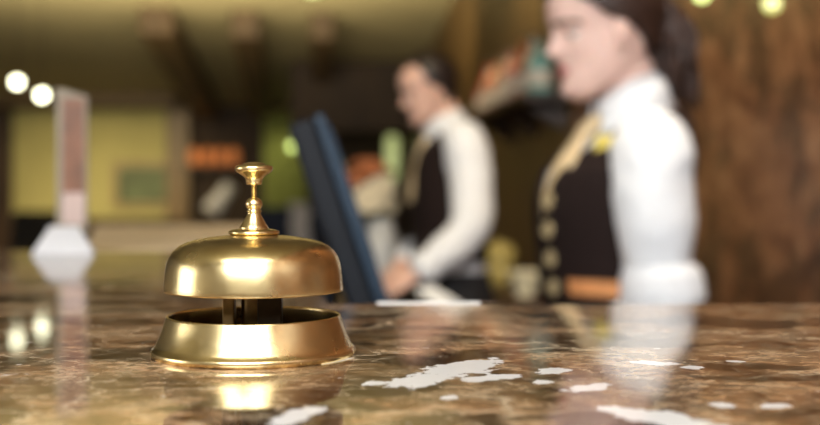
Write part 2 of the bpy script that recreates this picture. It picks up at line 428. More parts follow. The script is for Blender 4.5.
# ------------------------------------------------------------------ brass bell
BELL = Vector(((254-410)/FP*.502, .502, TOP))
bell = empty('desk_bell', BELL, 0, 'brass service bell with a push button on the marble counter', 'bell')
bm = bmesh.new()
lathe(bm, [(.040, .0), (.0440, .0), (.04455, .0006), (.0446, .0024), (.0442, .0031), (.0436, .0034), (.0425, .0052), (.0411, .0082), (.0397, .0118), (.0388, .0148), (.0382, .0166),
           (.0380, .0172), (.0375, .0175), (.0370, .0172), (.0370, .0164), (.0374, .0140), (.0385, .0100), (.0398, .0060), (.0398, .0032)], 128, cap1=False)
base = obj('base', bm, BRASS, bell)
bm = bmesh.new(); lathe(bm, [(.0392, .0021), (.0392, .0034), (.020, .0036), (.001, .0036)], 96); obj('inner_plate', bm, DARKMETAL, base)
# dome
prof = [(.0387, .0279), (.0391, .0280), (.0392, .0286), (.0391, .0305), (.0388, .0340), (.0384, .0375), (.0378, .0405), (.0368, .0432), (.0352, .0455), (.0328, .0476), (.0297, .0492), (.0255, .0505), (.0200, .0515), (.0145, .0521), (.0090, .0525), (.0040, .0527)]
inner = [(r-.0013 if z < .049 else r, z-.0013 if z > .03 else z) for r, z in prof][::-1]
bm = bmesh.new(); lathe(bm, prof+[(.004, .0512)]+inner[1:]+[prof[0]], 128, cap0=False, cap1=False); bmesh.ops.remove_doubles(bm, verts=bm.verts, dist=1e-6)
obj('dome', bm, BRASS, bell)
# collar, post and button
bm = bmesh.new()
lathe(bm, [(.0040, .0524), (.0104, .0526), (.0111, .0531), (.0112, .0538), (.0108, .0544), (.0090, .0549), (.0071, .0552)], 64)
obj('collar', bm, BRASS, bell)
bm = bmesh.new()
lathe(bm, [(.0050, .0545), (.0062, .0549), (.0064, .0555), (.0061, .0562), (.0054, .0572), (.0045, .0588), (.0036, .0604), (.0030, .0617), (.0028, .0625), (.0033, .0627), (.0033, .0632), (.0026, .0636), (.0031, .0642), (.0036, .0651), (.0038, .0660), (.0036, .0670), (.0031, .0679), (.0022, .0687), (.0013, .0690)], 48)
obj('post', bm, BRASS, bell)
bm = bmesh.new()
lathe(bm, [(.00125, .0685), (.00125, .0745), (.0030, .0746), (.0035, .0750), (.0036, .0762), (.0040, .0774), (.0050, .0785), (.0064, .0794), (.0075, .0801), (.0081, .0808), (.0083, .0815), (.0083, .0822), (.0078, .0829), (.0066, .0833), (.0050, .0834), (.0047, .0839), (.0038, .0843), (.0020, .0846), (.0005, .0846)], 48)
obj('push_button', bm, BRASS, bell)
# works between base and dome
bm = bmesh.new(); lathe(bm, [(.0050, .0036), (.0056, .0040), (.0056, .0270), (.0050, .0290), (.0044, .0510)], 32); obj('spindle', bm, BRASS_OLD, bell)
bm = bmesh.new(); box(bm, -.0105, -.002, .0175, .0052, .007, .028); box(bm, -.0105, -.004, .0046, .009, .016, .002); obj('bracket', bm, BRASS_OLD, bell, bevel=.0006)
bm = bmesh.new(); box(bm, .0075, -.003, .0170, .0105, .006, .027); box(bm, .0090, -.006, .0046, .018, .014, .002); obj('bracket', bm, DARKMETAL, bell, bevel=.0006)
bm = bmesh.new(); tube(bm, [(-.023, -.007, .0068), (-.014, -.006, .0070), (-.004, -.005, .0080), (.006, -.004, .0095)], [.0022, .0016, .0016, .0018], 14)
bmesh.ops.create_uvsphere(bm, u_segments=16, v_segments=10, radius=.0032, matrix=Matrix.Translation((-.023, -.007, .0068))); obj('striker', bm, DARKMETAL, bell)

# ------------------------------------------------------------------ things on the counter
bm = bmesh.new(); prism(bm, [(at(377, 0, .732).x, .7284), (at(480, 0, .732).x, .7284), (at(480, 0, .732).x, .7360), (at(377, 0, .732).x, .7360)], -.012, .0006)
es = obj('edge_strip', bm, PAPER, smooth=False); es.location = (0, 0, TOP); tag(es, 'thin white strip along the inner counter edge below the hands of the man', 'strip')
# upright leaflet holder, white flared foot
hy = 1.32; hx = (64-410)/FP*hy
lh = empty('leaflet_stand', (hx, hy, TOP), .25, 'tall narrow red and white leaflet stand with a white flared foot', 'sign stand')
STW = mat('stand_white', (.54, .54, .55), .35, var=.03)
bm = bmesh.new()
rings = []
for w, d, z in ((.035, .024, .0), (.034, .023, .002), (.030, .020, .009), (.0225, .013, .021), (.016, .006, .032)):
    rings.append([bm.verts.new((sx*w, sy*d, z)) for sx, sy in ((-1, -1), (1, -1), (1, 1), (-1, 1))])
for A, B in zip(rings, rings[1:]):
    for i in range(4): bm.faces.new((A[i], A[(i+1) % 4], B[(i+1) % 4], B[i]))
bm.faces.new(rings[0][::-1]); bm.faces.new(rings[-1])
ft = obj('foot', bm, STW, lh, bevel=.002); ft['label'] = 'white flared foot'
bm = bmesh.new(); prism(bm, [(-.0085, -.0035), (.0265, -.0035), (.0265, .0035), (-.0085, .0035)], .026, .190)
for v_ in bm.verts:
    if v_.co.z > .1: v_.co.z += -.28*v_.co.x
obj('panel', bm, mat('stand_frame', (.24, .20, .14), .5, var=.05), lh, bevel=.001)
LEAF = mat('leaflet_print', (.20, .085, .042), .5, var=.35, scale=45)
LEAF2 = mat('leaflet_pink', (.48, .36, .32), .5, var=.15, scale=40)
bm = bmesh.new(); prism(bm, [(-.0015, -.0046), (.0225, -.0046), (.0225, -.0036), (-.0015, -.0036)], .071, .180)
lf = obj('leaflet', bm, LEAF, lh, smooth=False); lf['label'] = 'red-brown printed leaflet'
bm = bmesh.new(); prism(bm, [(-.0015, -.0046), (.0225, -.0046), (.0225, -.0036), (-.0015, -.0036)], .034, .0705)
obj('caption_strip', bm, LEAF2, lh, smooth=False)

# ------------------------------------------------------------------ monitor on the staff desk
mon = empty('computer_monitor', (-.068, 1.42, .8602), 0, 'black flat computer monitor tilted back, seen edge on', 'monitor')
SCR = mat('screen', (.012, .03, .055), .12, var=.1, emit=(.05, .16, .30), estr=.10)
# panel: local x = screen normal (to the staff), y = width, z = height; leans back by 19 degrees
TILT = Matrix.Rotation(math.radians(-18.5), 4, 'Y'); YAW = Matrix.Rotation(math.radians(2.0), 4, 'Z')
MP = Matrix.Translation((0, 0, .300)) @ YAW @ TILT
def tbox(name, c, s, m, par, bev=.004):
    b_ = bmesh.new(); box(b_, *c, *s); b_.transform(MP); return obj(name, b_, m, par, bevel=bev)
hs = tbox('housing', (-.012, 0, 0), (.032, .30, .305), BLACKPL, mon, .008)
bz = tbox('bezel', (.0095, 0, 0), (.011, .30, .305), BLUEPL, mon, .002)
sc = tbox('screen', (.0152, 0, .006), (.0015, .280, .272), SCR, mon, .0); sc['label'] = 'faintly glowing blue screen'
bm = bmesh.new(); tube(bm, [(-.035, 0, .012), (-.045, 0, .16), (-.026, 0, .28)], [(.03, .012)]*3, 16); obj('neck', bm, BLACKPL, mon)
bm = bmesh.new(); lathe(bm, [(.085, .0), (.085, .006), (.07, .012), (.02, .016)], 48); bmesh.ops.translate(bm, verts=bm.verts, vec=(-.02, 0, 0)); obj('stand_base', bm, BLACKPL, mon)

# ------------------------------------------------------------------ people
HEAD = [(-.004, .070, .045, .014), (.006, .084, .022, .032), (.022, .087, -.012, .047), (.040, .085, -.045, .057), (.060, .085, -.068, .064), (.080, .085, -.082, .068), (.100, .085, -.091, .071),
        (.120, .090, -.096, .075), (.140, .093, -.097, .077), (.160, .089, -.093, .075), (.180, .075, -.080, .066), (.197, .050, -.057, .050), (.209, .022, -.030, .028), (.215, .003, -.008, .006)]
def head_shell(bm, off=0.0, face=True, nz=70, ns=72, keep=None, z0=-.004):
    rings = []
    for i in range(nz+1):
        t = i/nz
        z = z0+(.215-z0)*(1-(1-t)**1.35) if z0 > -.003 else -.004+.219*t
        xf, xb, w = interp(HEAD, z)
        c = (xf+xb)/2; a = (xf-xb)/2+off; w = w+off; ring = []
        zz = z+off*max(0, (z-.15)/.065)
        for j in range(ns):
            th = 2*PI*j/ns; x = c+a*math.cos(th); y = w*math.sin(th)
            if face and math.cos(th) > 0:
                # nose
                if .060 < z < .115:
                    nzv = (z-.118)/(.076-.118) if z > .076 else max(0, (z-.062)/.014)
                    nzv = max(0, min(1, nzv)); wd = .0065+.006*max(0, min(1, (.1-z)/.03))
                    x += .026*nzv*math.exp(-(y/wd)**2)
                x += .0040*math.exp(-(y/.019)**2)*(math.exp(-((z-.051)/.0048)**2)+.95*math.exp(-((z-.0415)/.0052)**2))
                x -= .003*math.exp(-(y/.02)**2)*math.exp(-((z-.0315)/.005)**2)
                x += .005*math.exp(-(y/.016)**2)*math.exp(-((z-.014)/.009)**2)
                ey = abs(y)-.031
                x -= .010*math.exp(-(ey/.015)**2)*math.exp(-((z-.103)/.010)**2)
                x += .004*math.exp(-(ey/.02)**2)*math.exp(-((z-.122)/.007)**2)
                x += .004*math.exp(-((abs(y)-.045)/.014)**2)*math.exp(-((z-.078)/.014)**2)
            ring.append(bm.verts.new((x, y, zz)))
        rings.append(ring)
    fs = []
    for A, B in zip(rings, rings[1:]):
        for j in range(ns):
            fs.append(bm.faces.new((A[j], A[(j+1) % ns], B[(j+1) % ns], B[j])))
    fs.append(bm.faces.new(rings[0][::-1])); fs.append(bm.faces.new(rings[-1]))
    if keep:
        kill = [f for f in fs if not keep(f.calc_center_median())]
        bmesh.ops.delete(bm, geom=kill, context='FACES')
def ears(bm):
    for s in (1, -1):
        M = Matrix.Translation((.004, s*.075, .094)) @ Matrix.Rotation(math.radians(-12), 4, 'Y') @ Matrix.Rotation(s*math.radians(18), 4, 'Z') @ Matrix.Diagonal((.019, .0075, .032, 1))
        bmesh.ops.create_uvsphere(bm, u_segments=20, v_segments=14, radius=1.0, matrix=M)

def hand(bm, W, fwd, nrm, thumb, scale=1.0, curl=.35):
    """W wrist, fwd along the fingers, nrm out of the back of the hand, thumb = side of the thumb"""
    f = Vector(fwd).normalized(); n = Vector(nrm); n = (n-f*n.dot(f)).normalized(); s = n.cross(f)
    if s.dot(Vector(thumb)) < 0: s = -s
    def L(x, y, z): return W+(f*x+s*y+n*z)*scale
    tube(bm, [L(-.02, 0, 0), L(.01, 0, 0), L(.04, .0, .001), L(.07, -.001, .002), L(.088, -.002, .001)], [(.024*scale, .018*scale), (.026*scale, .017*scale), (.036*scale, .016*scale), (.041*scale, .0145*scale), (.038*scale, .011*scale)], 20, up=n)
    for k, (y, ln, r) in enumerate(((.029, .070, .0088), (.010, .080, .0092), (-.010, .074, .0088), (-.029, .058, .0076))):
        p = Vector((.078, y*.9, .001)); a = curl*.5; pts = [p.copy()]; rad = [r*scale*1.08]
        for seg, fr in enumerate((.46, .31, .23)):
            p = p+Vector((math.cos(a), .10*y/.029, -math.sin(a)))*ln*fr; pts.append(p.copy()); rad.append(r*scale*(1-.10*(seg+1))); a += curl*(1.1+.12*k)
        tube(bm, [L(*q) for q in pts], rad, 12, up=n)
    pts = [(.020, .022, -.004), (.048, .046, -.012), (.074, .058, -.022), (.096, .060, -.032)]
    tube(bm, [L(*q) for q in pts], [.013*scale, .0115*scale, .010*scale, .008*scale], 12, up=n)

def ring_loft(bm, tab, off=0.0, z0=None, z1=None, nz=60, ns=72, cap=True, pw=.85):
    """torso-like loft from rows (z, cx, front, back, half width)"""
    z0 = tab[0][0] if z0 is None else z0; z1 = tab[-1][0] if z1 is None else z1
    rings = []
    for i in range(nz+1):
        z = z0+(z1-z0)*i/nz; cx, a, b, w = interp(tab, z); ring = []
        for j in range(ns):
            th = 2*PI*j/ns; c, s = math.cos(th), math.sin(th)
            c2 = math.copysign(abs(c)**pw, c); s2 = math.copysign(abs(s)**pw, s)
            ring.append(bm.verts.new((cx+(a+off)*c2 if c > 0 else cx+(b+off)*c2, (w+off)*s2, z)))
        rings.append(ring)
    for A, B in zip(rings, rings[1:]):
        for j in range(ns): bm.faces.new((A[j], A[(j+1) % ns], B[(j+1) % ns], B[j]))
    if cap: bm.faces.new(rings[0][::-1]); bm.faces.new(rings[-1])
def torso_pt(tab, z, y, off=0.0, front=True, pw=.85):
    cx, a, b, w = interp(tab, z)
    s = min(.999, abs(y)/(w+off))**(1/pw); c = math.sqrt(max(0, 1-s*s))**pw
    return Vector((cx+(a+off)*c if front else cx-(b+off)*c, y, z))

def leg_shapes(bm, hipz, r=1.0, sk=1.0):
    for s in (1, -1):
        stube(bm, [(0, s*.085, hipz), (.005, s*.09, hipz*.75), (.01, s*.088, hipz*.52), (.0, s*.085, hipz*.30), (-.01, s*.085, .09)], [.088*r, .078*r, .056*r, .050*r, .036*r], 4)
        stube(bm, [(-.045, s*.085, .045), (.02, s*.088, .045), (.10, s*.095, .032), (.16, s*.098, .026)], [(.034, .036), (.038, .04), (.042, .028), (.03, .02)], 4)

def person(P):
    root, rot = Vector(P['root']), P['rot']
    Ri = Matrix.Rotation(-rot, 3, 'Z')
    def W(p): return Ri @ (Vector(p)-root)
    T = P['torso']
    # head matrix: pivot at the ear axis
    k = P['hscale']; ear = P['ear']
    HM = Matrix.Translation(ear) @ Matrix.Rotation(P.get('hyaw', 0), 4, 'Z') @ Matrix.Rotation(P['pitch'], 4, 'Y') @ Matrix.Diagonal((k, k, k, 1)) @ Matrix.Translation((0.0, 0, -.09))
    b_ = bmesh.new()
    h = bmesh.new(); head_shell(h); ears(h); h.transform(HM)
    tm = bpy.data.meshes.new('h'); h.to_mesh(tm); h.free(); b_.from_mesh(tm); bpy.data.meshes.remove(tm)
    nb = P['neck_base']
    stube(b_, [HM @ Vector((-.022, 0, .075)), HM @ Vector((-.022, 0, .015)), (nb+ear*.0)+Vector((0, 0, .02)), nb-Vector((0, 0, .06))], [(P['neck']*.95, P['neck']), (P['neck']*.92, P['neck']), (P['neck']*1.08, P['neck']*1.1), (.075, .075)], 5)
    ring_loft(b_, T, -.014, nz=40, ns=48)
    leg_shapes(b_, P['hip'])
    for A in P['arms']:
        w = [W(p) for p in A['pts']]
        rr = A['body_r']
        stube(b_, w, rr, 5)
        fd = (w[-1]-w[-2]).normalized() if 'fwd' not in A else Ri @ Vector(A['fwd'])
        hand(b_, w[-1]+fd*.012, fd, Ri @ Vector(A['nrm']), Ri @ Vector(A['thumb']), P['hand'], A['curl'])
    b_ = fuse(b_, .0042, 3)
    HI = HM.inverted()
    for f in b_.faces:
        q = HI @ f.calc_center_median()
        if abs(q.y) < .023 and q.x > .070 and .037 < q.z < .0545 and abs(q.y)/.023 < 1-((q.z-.046)/.0095)**2: f.material_index = 1
        elif q.x > .05 and abs(abs(q.y)-.032) < .021 and abs(q.z-(.121-.35*max(0, abs(q.y)-.035))) < .0030: f.material_index = 2
    body = obj('person', b_, [P['skin'], P['lip'], P['hairm']])
    body.location = root; body.rotation_euler = (0, 0, rot)
    tag(body, P['label'], 'person')
    # eyes, half closed under the lids because both look down
    for s in (1, -1):
        c0 = HM @ Vector((.0655, s*.031, .103)); H3 = HM.to_3x3()
        e = bmesh.new(); bmesh.ops.create_uvsphere(e, u_segments=32, v_segments=24, radius=.0125*k, matrix=Matrix.Translation(c0) @ H3.normalized().to_4x4() @ Matrix.Rotation(PI/2, 4, 'Y'))
        ax = (H3 @ Vector((1, 0, -.45))).normalized()
        for f in e.faces:
            if (f.calc_center_median()-c0).normalized().dot(ax) > .88: f.material_index = 1
        eo = obj('eye', e, [EYEW, IRIS], body)
        e = bmesh.new(); bmesh.ops.create_uvsphere(e, u_segments=32, v_segments=24, radius=.0136*k)
        kill = [f for f in e.faces if f.calc_center_median().z < -.0008*k-.15*f.calc_center_median().x]
        bmesh.ops.delete(e, geom=kill, context='FACES')
        for f in e.faces:
            if f.calc_center_median().z < .0014*k-.15*f.calc_center_median().x: f.material_index = 1
        e.transform(Matrix.Translation(c0) @ H3.normalized().to_4x4())
        obj('eyelid', e, [P['skin'], P['hairm']], eo)
    # hair
    e = bmesh.new(); head_shell(e, P['hair_off'], face=False, keep=P['hair_keep'], nz=80, ns=96)
    for v_ in e.verts:
        n = noise.noise(Vector((v_.co.x*30, v_.co.y*90, v_.co.z*30)))
        v_.co *= 1+.012*n
    e.transform(HM); P['hair_obj'] = obj('hair', e, P['hairm'], body, solid=.010)
    # shirt: torso and sleeves in one cloth
    s_ = bmesh.new(); ring_loft(s_, T, .004, z0=P['shirt_z0'], nz=50)
    for A in P['arms']:
        w = [W(p) for p in A['spts']]
        stube(s_, w, A['shirt_r'], 6, seg=32)
    s_ = fuse(s_, .0065, 3)
    for v_ in s_.verts:      # folds in the cloth
        n = noise.noise(Vector((v_.co.x*9, v_.co.y*9, v_.co.z*16)))+.5*noise.noise(v_.co*34)
        v_.co += v_.normal*n*.0045
    sh = obj('shirt', s_, SHIRT, body)
    for A in P['arms']:
        if 'cuff' in A:
            c = bmesh.new(); stube(c, [W(p) for p in A['cuff']], A['cuff_r'], 5, seg=32, round_ends=False); obj('cuff', c, SHIRT, sh)
    # collar
    c = bmesh.new(); n = 48; rr = P['neck']
    cb = P['collar_c']; up = P['collar_ax'].normalized()
    q = Vector((0, 0, 1)).rotation_difference(up)
    prof = ((1.10, .000), (1.06, .040), (1.09, .046), (1.26, .034), (1.42, -.004))
    rings = []
    for fr, z in prof:
        ring = []
        for j in range(n+1):
            th = math.radians(14)+(2*PI-math.radians(28))*j/n
            dip = -.020*max(0, math.cos(th))**2 - (.032*max(0, math.cos(th))**6 if z < .01 and fr > 1.3 else 0)
            ring.append(c.verts.new(cb+q @ Vector((rr*1.04*fr*math.cos(th), rr*fr*math.sin(th), z*P['collar_k']+dip))))
        rings.append(ring)
    for A_, B_ in zip(rings, rings[1:]):
        for j in range(n): c.faces.new((A_[j], A_[j+1], B_[j+1], B_[j]))
    obj('collar', c, SHIRT, sh, solid=.003)
    # vest
    v2 = bmesh.new(); VZ0, VZ1 = P['vest_z']
    ring_loft(v2, T, .012, z0=VZ0, z1=VZ1, nz=110, ns=144, cap=False)
    arm0 = P['armhole']
    kill = []
    for f in v2.faces:
        p = f.calc_center_median()
        if p.x > interp(T, p.z)[0] and p.z > P['vneck'] and abs(p.y) < (p.z-P['vneck'])*P['vslope']: kill.append(f); continue
        if abs(p.y) > .09:
            d = ((p.x-arm0.x)/P['arm_rx'])**2+((p.z-arm0.z)/P['arm_rz'])**2
            if d < 1: kill.append(f)
    bmesh.ops.delete(v2, geom=kill, context='FACES')
    bmesh.ops.delete(v2, geom=[q for q in v2.verts if not q.link_faces], context='VERTS')
    bv = [q for q in v2.verts if q.is_boundary and VZ0+.01 < q.co.z]
    nb_ = {q: [e.other_vert(q) for e in q.link_edges if e.is_boundary] for q in bv}
    for _ in range(14):
        new = {q: sum((x.co for x in nb_[q]), Vector())/len(nb_[q]) for q in bv if len(nb_[q]) == 2}
        for q, c in new.items(): q.co = q.co.lerp(c, .6)
    vs = obj('vest', v2, VEST, body, solid=.006)
    P['vest_obj'] = vs
    # trousers
    t_ = bmesh.new(); ring_loft(t_, T, .008, z0=T[0][0], z1=P['shirt_z0']+.06, nz=20)
    for s in (1, -1):
        stube(t_, [(0, s*.085, P['hip']+.02), (.005, s*.09, P['hip']*.75), (.01, s*.088, P['hip']*.5), (-.005, s*.087, .09)], [.098, .092, .078, .068], 5, seg=28, round_ends=False)
    t_ = fuse(t_, .009, 2); obj('trousers', t_, BLACKCLOTH, body)
    for s in (1, -1):
        z_ = bmesh.new(); stube(z_, [(-.055, s*.085, .046), (.02, s*.088, .050), (.10, s*.095, .040), (.165, s*.098, .034)], [(.042, .045), (.046, .052), (.050, .038), (.038, .030)], 4, seg=24)
        for v_ in z_.verts: v_.co.z = max(.002, v_.co.z)
        obj('shoe', z_, LEATHER, body)
    return body, W, HM, Ri

# --- the woman
Rw = PI+math.radians(13)
rootw = Vector((.378, 1.95, 0))
Tw = [(.74, .0, .11, .13, .165), (.84, .0, .125, .13, .178), (.94, .0, .13, .085, .158), (1.02, .0, .132, .058, .138), (1.10, .0, .140, .056, .142), (1.19, .0, .146, .058, .150), (1.25, .0, .135, .060, .152), (1.285, -.003, .105, .062, .150),
      (1.32, -.010, .072, .056, .135), (1.342, -.016, .056, .055, .105), (1.362, -.022, .048, .045, .065)]
def hair_keep_w(p):
    if p.z < .03: return False
    tab = [(.03, -.06), (.06, -.040), (.085, -.026), (.105, .000), (.12, .026), (.14, .048), (.16, .068), (.175, .085), (.22, .2)]
    return p.x < interp(tab, p.z)[0]
ew = at(621, 33, 1.885)
def ear_local(root, rot, p, half):
    q = Matrix.Rotation(-rot, 3, 'Z') @ (Vector(p)-root); q.y -= half; return q
PW = dict(root=rootw, rot=Rw, torso=Tw, hscale=1.06, ear=ear_local(rootw, Rw, ew, .076), pitch=math.radians(9), hyaw=math.radians(0), neck=.050, hip=.80, hand=.92,
          skin=SKIN_F, lip=LIP, hairm=HAIR_F, hair_off=.007, hair_keep=hair_keep_w, shirt_z0=.86, vest_z=(.80, 1.358), vneck=1.19, vslope=.60, arm_rx=.056, arm_rz=.135,
          label='woman with tied-back hair, white shirt and dark vest with gold buttons, in profile')
PW['ear'].y = .0
shw = at(657, 138, 1.80)
PW['armhole'] = Matrix.Rotation(-Rw, 3, 'Z') @ (at(655, 168, 1.80)-rootw)
PW['neck_base'] = Vector((-.012, 0, 1.345))
PW['collar_c'] = Vector((-.004, 0, 1.352)); PW['collar_ax'] = Vector((.30, 0, 1)); PW['collar_k'] = 1.35
PW['arms'] = [
    dict(pts=[at(650, 142, 1.84), at(654, 190, 1.80), at(659, 250, 1.79), at(660, 302, 1.80), at(600, 348, 1.80), at(550, 333, 1.78)],
         body_r=[.050, .046, .042, .040, .034, .026], nrm=(0, -.3, 1), thumb=(0, 1, .2), curl=.4,
         spts=[at(648, 145, 1.86), at(651, 152, 1.81), at(652, 185, 1.80), at(655, 225, 1.79), at(657, 262, 1.79), at(662, 304, 1.80), at(642, 330, 1.80), at(615, 339, 1.80)],
         shirt_r=[.058, .066, .067, .061, .054, .064, .058, .05],
         cuff=[at(661, 264, 1.79), at(661, 274, 1.79), at(662, 290, 1.79), at(664, 304, 1.79)], cuff_r=[.056, .064, .067, .066]),
    dict(pts=[rootw+Vector((.03, .165, 1.31)), rootw+Vector((.05, .20, 1.19)), rootw+Vector((.06, .21, 1.03)), rootw+Vector((-.10, .19, .97)), rootw+Vector((-.17, .12, .97))],
         body_r=[.048, .045, .040, .034, .026], nrm=(0, .3, 1), thumb=(0, -1, .2), curl=.5,
         spts=[rootw+Vector((.03, .14, 1.31)), rootw+Vector((.035, .165, 1.30)), rootw+Vector((.05, .20, 1.19)), rootw+Vector((.06, .21, 1.05)), rootw+Vector((.02, .21, 1.0))],
         shirt_r=[.058, .066, .066, .060, .056])]
bodyw, Ww, HMw, _ = person(PW)
# ponytail of loose waves
b_ = bmesh.new()
for i in range(110):
    a = random.uniform(0, 2*PI); r = math.sqrt(random.random()); dy, dz = math.cos(a)*r, math.sin(a)*r
    k = random.uniform(.75, 1.1); ph = random.uniform(0, 6)
    pts = []
    for t in range(9):
        u = t/8; sp = .030+.026*min(1, u*2.0)-.020*max(0, u-.6)
        x = -.066-.026*math.sin(min(1, u*1.6)*PI/2)-.006*u + dz*sp*.8
        z = .165+.02*math.sin(u*PI)-.185*u*k
        pts.append(HMw @ Vector((x+.006*math.sin(u*9+ph), dy*sp+.006*math.cos(u*8+ph), z+dz*sp*.5)))
    tube(b_, pts, [.004, .007, .008, .008, .008, .008, .007, .006, .002], 8)
obj('ponytail', b_, HAIR_F, bodyw)
# buttons, badge, pocket, neck scarf
for x, y in ((545, 201), (544, 229), (545, 257), (546, 285)):
    z = CAMZ+(192-y)/FP*1.93
    p = torso_pt(Tw, z, .030, .0165)
    d = Vector((.97, .25, 0)).normalized()
    M = Matrix.Translation(p) @ Vector((0, 0, 1)).rotation_difference(d).to_matrix().to_4x4()
    b_ = bmesh.new(); lathe(b_, [(.004, -.004), (.0125, -.002), (.0130, .001), (.0105, .003), (.0098, .0022), (.001, .003)], 28, M @ Matrix.Scale(1.12, 4)); obj('button', b_, GOLDB, PW['vest_obj'])
z = CAMZ+(192-145)/FP*1.86
b_ = bmesh.new(); p = torso_pt(Tw, z, .104, .019); d = Vector((.75, .62, .12)).normalized()
M = Matrix.Translation(p) @ Vector((1, 0, 0)).rotation_difference(d).to_matrix().to_4x4()
b_ = bmesh.new(); box(b_, 0, 0, 0, .004, .042, .030); b_.transform(M); obj('name_badge', b_, BADGE, PW['vest_obj'], bevel=.0015)
b_ = bmesh.new(); zc = CAMZ+(192-287.5)/FP*1.83; A = []; n = 14
for i in range(n+1):
    y = .078+(.141-.078)*(i/n)**.8
    for dz in (-.0125, .0125):
        for o_ in (.0145, .020): A.append(b_.verts.new(torso_pt(Tw, zc+dz, y, o_)))
for i in range(n):
    a = A[i*4:i*4+4]; c = A[i*4+4:i*4+8]
    for u, v_ in ((0, 1), (1, 3), (3, 2), (2, 0)): b_.faces.new((a[u], a[v_], c[v_], c[u]))
b_.faces.new((A[0], A[1], A[3], A[2])); b_.faces.new((A[-4], A[-3], A[-1], A[-2]))
pw_ = obj('pocket_welt', b_, WELT, PW['vest_obj'], smooth=False); pw_['label'] = 'tan pocket band'
b_ = bmesh.new()
stube(b_, [(.048, 0, 1.352), (.072, 0, 1.335), (.098, .0, 1.305), (.125, 0, 1.265), (.146, .004, 1.22), (.156, .006, 1.185)], [(.016, .010), (.022, .014), (.022, .010), (.026, .010), (.028, .009), (.012, .006)], 5, seg=20, up=Vector((1, 0, 0)))
stube(b_, [(.098, .02, 1.315), (.125, .05, 1.27), (.142, .05, 1.225)], [(.012, .007), (.020, .007), (.008, .005)], 5, seg=16, up=Vector((1, 0, 0)))
obj('neck_scarf', b_, SATIN, bodyw)

# --- the man
Rm = PI+math.radians(12)
rootm = Vector((.150, 3.9, 0))
Tm = [(.78, .0, .11, .12, .165), (.88, .0, .12, .12, .172), (.98, .01, .12, .105, .165), (1.08, .015, .108, .105, .160), (1.18, .02, .112, .11, .168), (1.28, .02, .112, .115, .18), (1.36, .015, .105, .11, .188),
      (1.405, .008, .075, .09, .17), (1.43, .002, .058, .07, .125), (1.452, .0, .052, .055, .075)]
def hair_keep_m(p):
    if p.z < .035: return False
    tab = [(.03, -.05), (.06, -.036), (.085, -.030), (.105, -.012), (.12, .012), (.135, .022), (.155, .020), (.175, .026), (.195, .034), (.22, .06)]
    return p.x < interp(tab, p.z)[0]
em = at(434, 92, 3.83)
PM = dict(root=rootm, rot=Rm, torso=Tm, hscale=1.03, ear=ear_local(rootm, Rm, em, .0), pitch=math.radians(17), neck=.056, hip=.84, hand=1.08,
          skin=SKIN_M, lip=LIP_M, hairm=HAIR_M, hair_off=.008, hair_keep=hair_keep_m, shirt_z0=.90, vest_z=(.99, 1.446), vneck=1.22, vslope=.42, arm_rx=.085, arm_rz=.155,
          label='man with short dark hair, white shirt and dark vest, looking down at his desk')
PM['ear'].y = 0
PM['armhole'] = Matrix.Rotation(-Rm, 3, 'Z') @ (at(470, 152, 3.72)-rootm)
PM['neck_base'] = Vector((.015, 0, 1.43)); PM['collar_c'] = Vector((.028, 0, 1.432)); PM['collar_ax'] = Vector((.34, 0, 1)); PM['collar_k'] = 1.25
PM['arms'] = [
    dict(pts=[at(462, 142, 3.74), at(471, 182, 3.70), at(469, 222, 3.66), at(442, 254, 3.63), at(421, 272, 3.62)],
         body_r=[.056, .050, .046, .042, .030], fwd=(-.85, .25, -.42), nrm=(-.3, -.6, .7), thumb=(-.3, .8, .6), curl=.5,
         spts=[at(459, 138, 3.78), at(466, 145, 3.73), at(471, 182, 3.70), at(472, 218, 3.66), at(462, 238, 3.645), at(444, 253, 3.63), at(425, 268, 3.62)],
         shirt_r=[.062, .070, .070, .066, .062, .056, .046],
         cuff=[at(430, 263, 3.624), at(425, 268, 3.62), at(420, 272, 3.616)], cuff_r=[.052, .054, .050]),
    dict(pts=[rootm+Vector((.03, .18, 1.38)), rootm+Vector((.03, .23, 1.24)), rootm+Vector((.0, .24, 1.10)), rootm+Vector((-.13, .16, 1.0)), rootm+Vector((-.19, .05, .955))],
         body_r=[.056, .050, .046, .040, .030], fwd=(-.6, -.6, -.4), nrm=(-.3, .4, .8), thumb=(-.5, -.6, .5), curl=.5,
         spts=[rootm+Vector((.03, .16, 1.38)), rootm+Vector((.03, .18, 1.37)), rootm+Vector((.03, .23, 1.24)), rootm+Vector((.0, .24, 1.10)), rootm+Vector((-.13, .16, 1.0)), rootm+Vector((-.165, .10, .975))],
         shirt_r=[.066, .074, .072, .064, .054, .046])]
bodym, Wm, HMm, _ = person(PM)
b_ = bmesh.new()
stube(b_, [(.068, 0, 1.432), (.088, 0, 1.412), (.112, .0, 1.38), (.136, 0, 1.31), (.150, 0, 1.24), (.155, 0, 1.19)], [(.017, .012), (.024, .017), (.018, .008), (.028, .008), (.036, .007), (.036, .006)], 5, seg=20, up=Vector((1, 0, 0)))
obj('necktie', b_, SATIN, bodym)
# the paper he holds
b_ = bmesh.new(); pts = [at(415, 290, 3.55), at(431, 286, 3.55), at(462, 304, 3.50), at(444, 310, 3.50)]
b_.faces.new([b_.verts.new(p) for p in pts]); pp = obj('paper_sheet', b_, PAPER, smooth=False, solid=.002)
tag(pp, 'white paper sheet hanging from the hand of the man', 'paper')

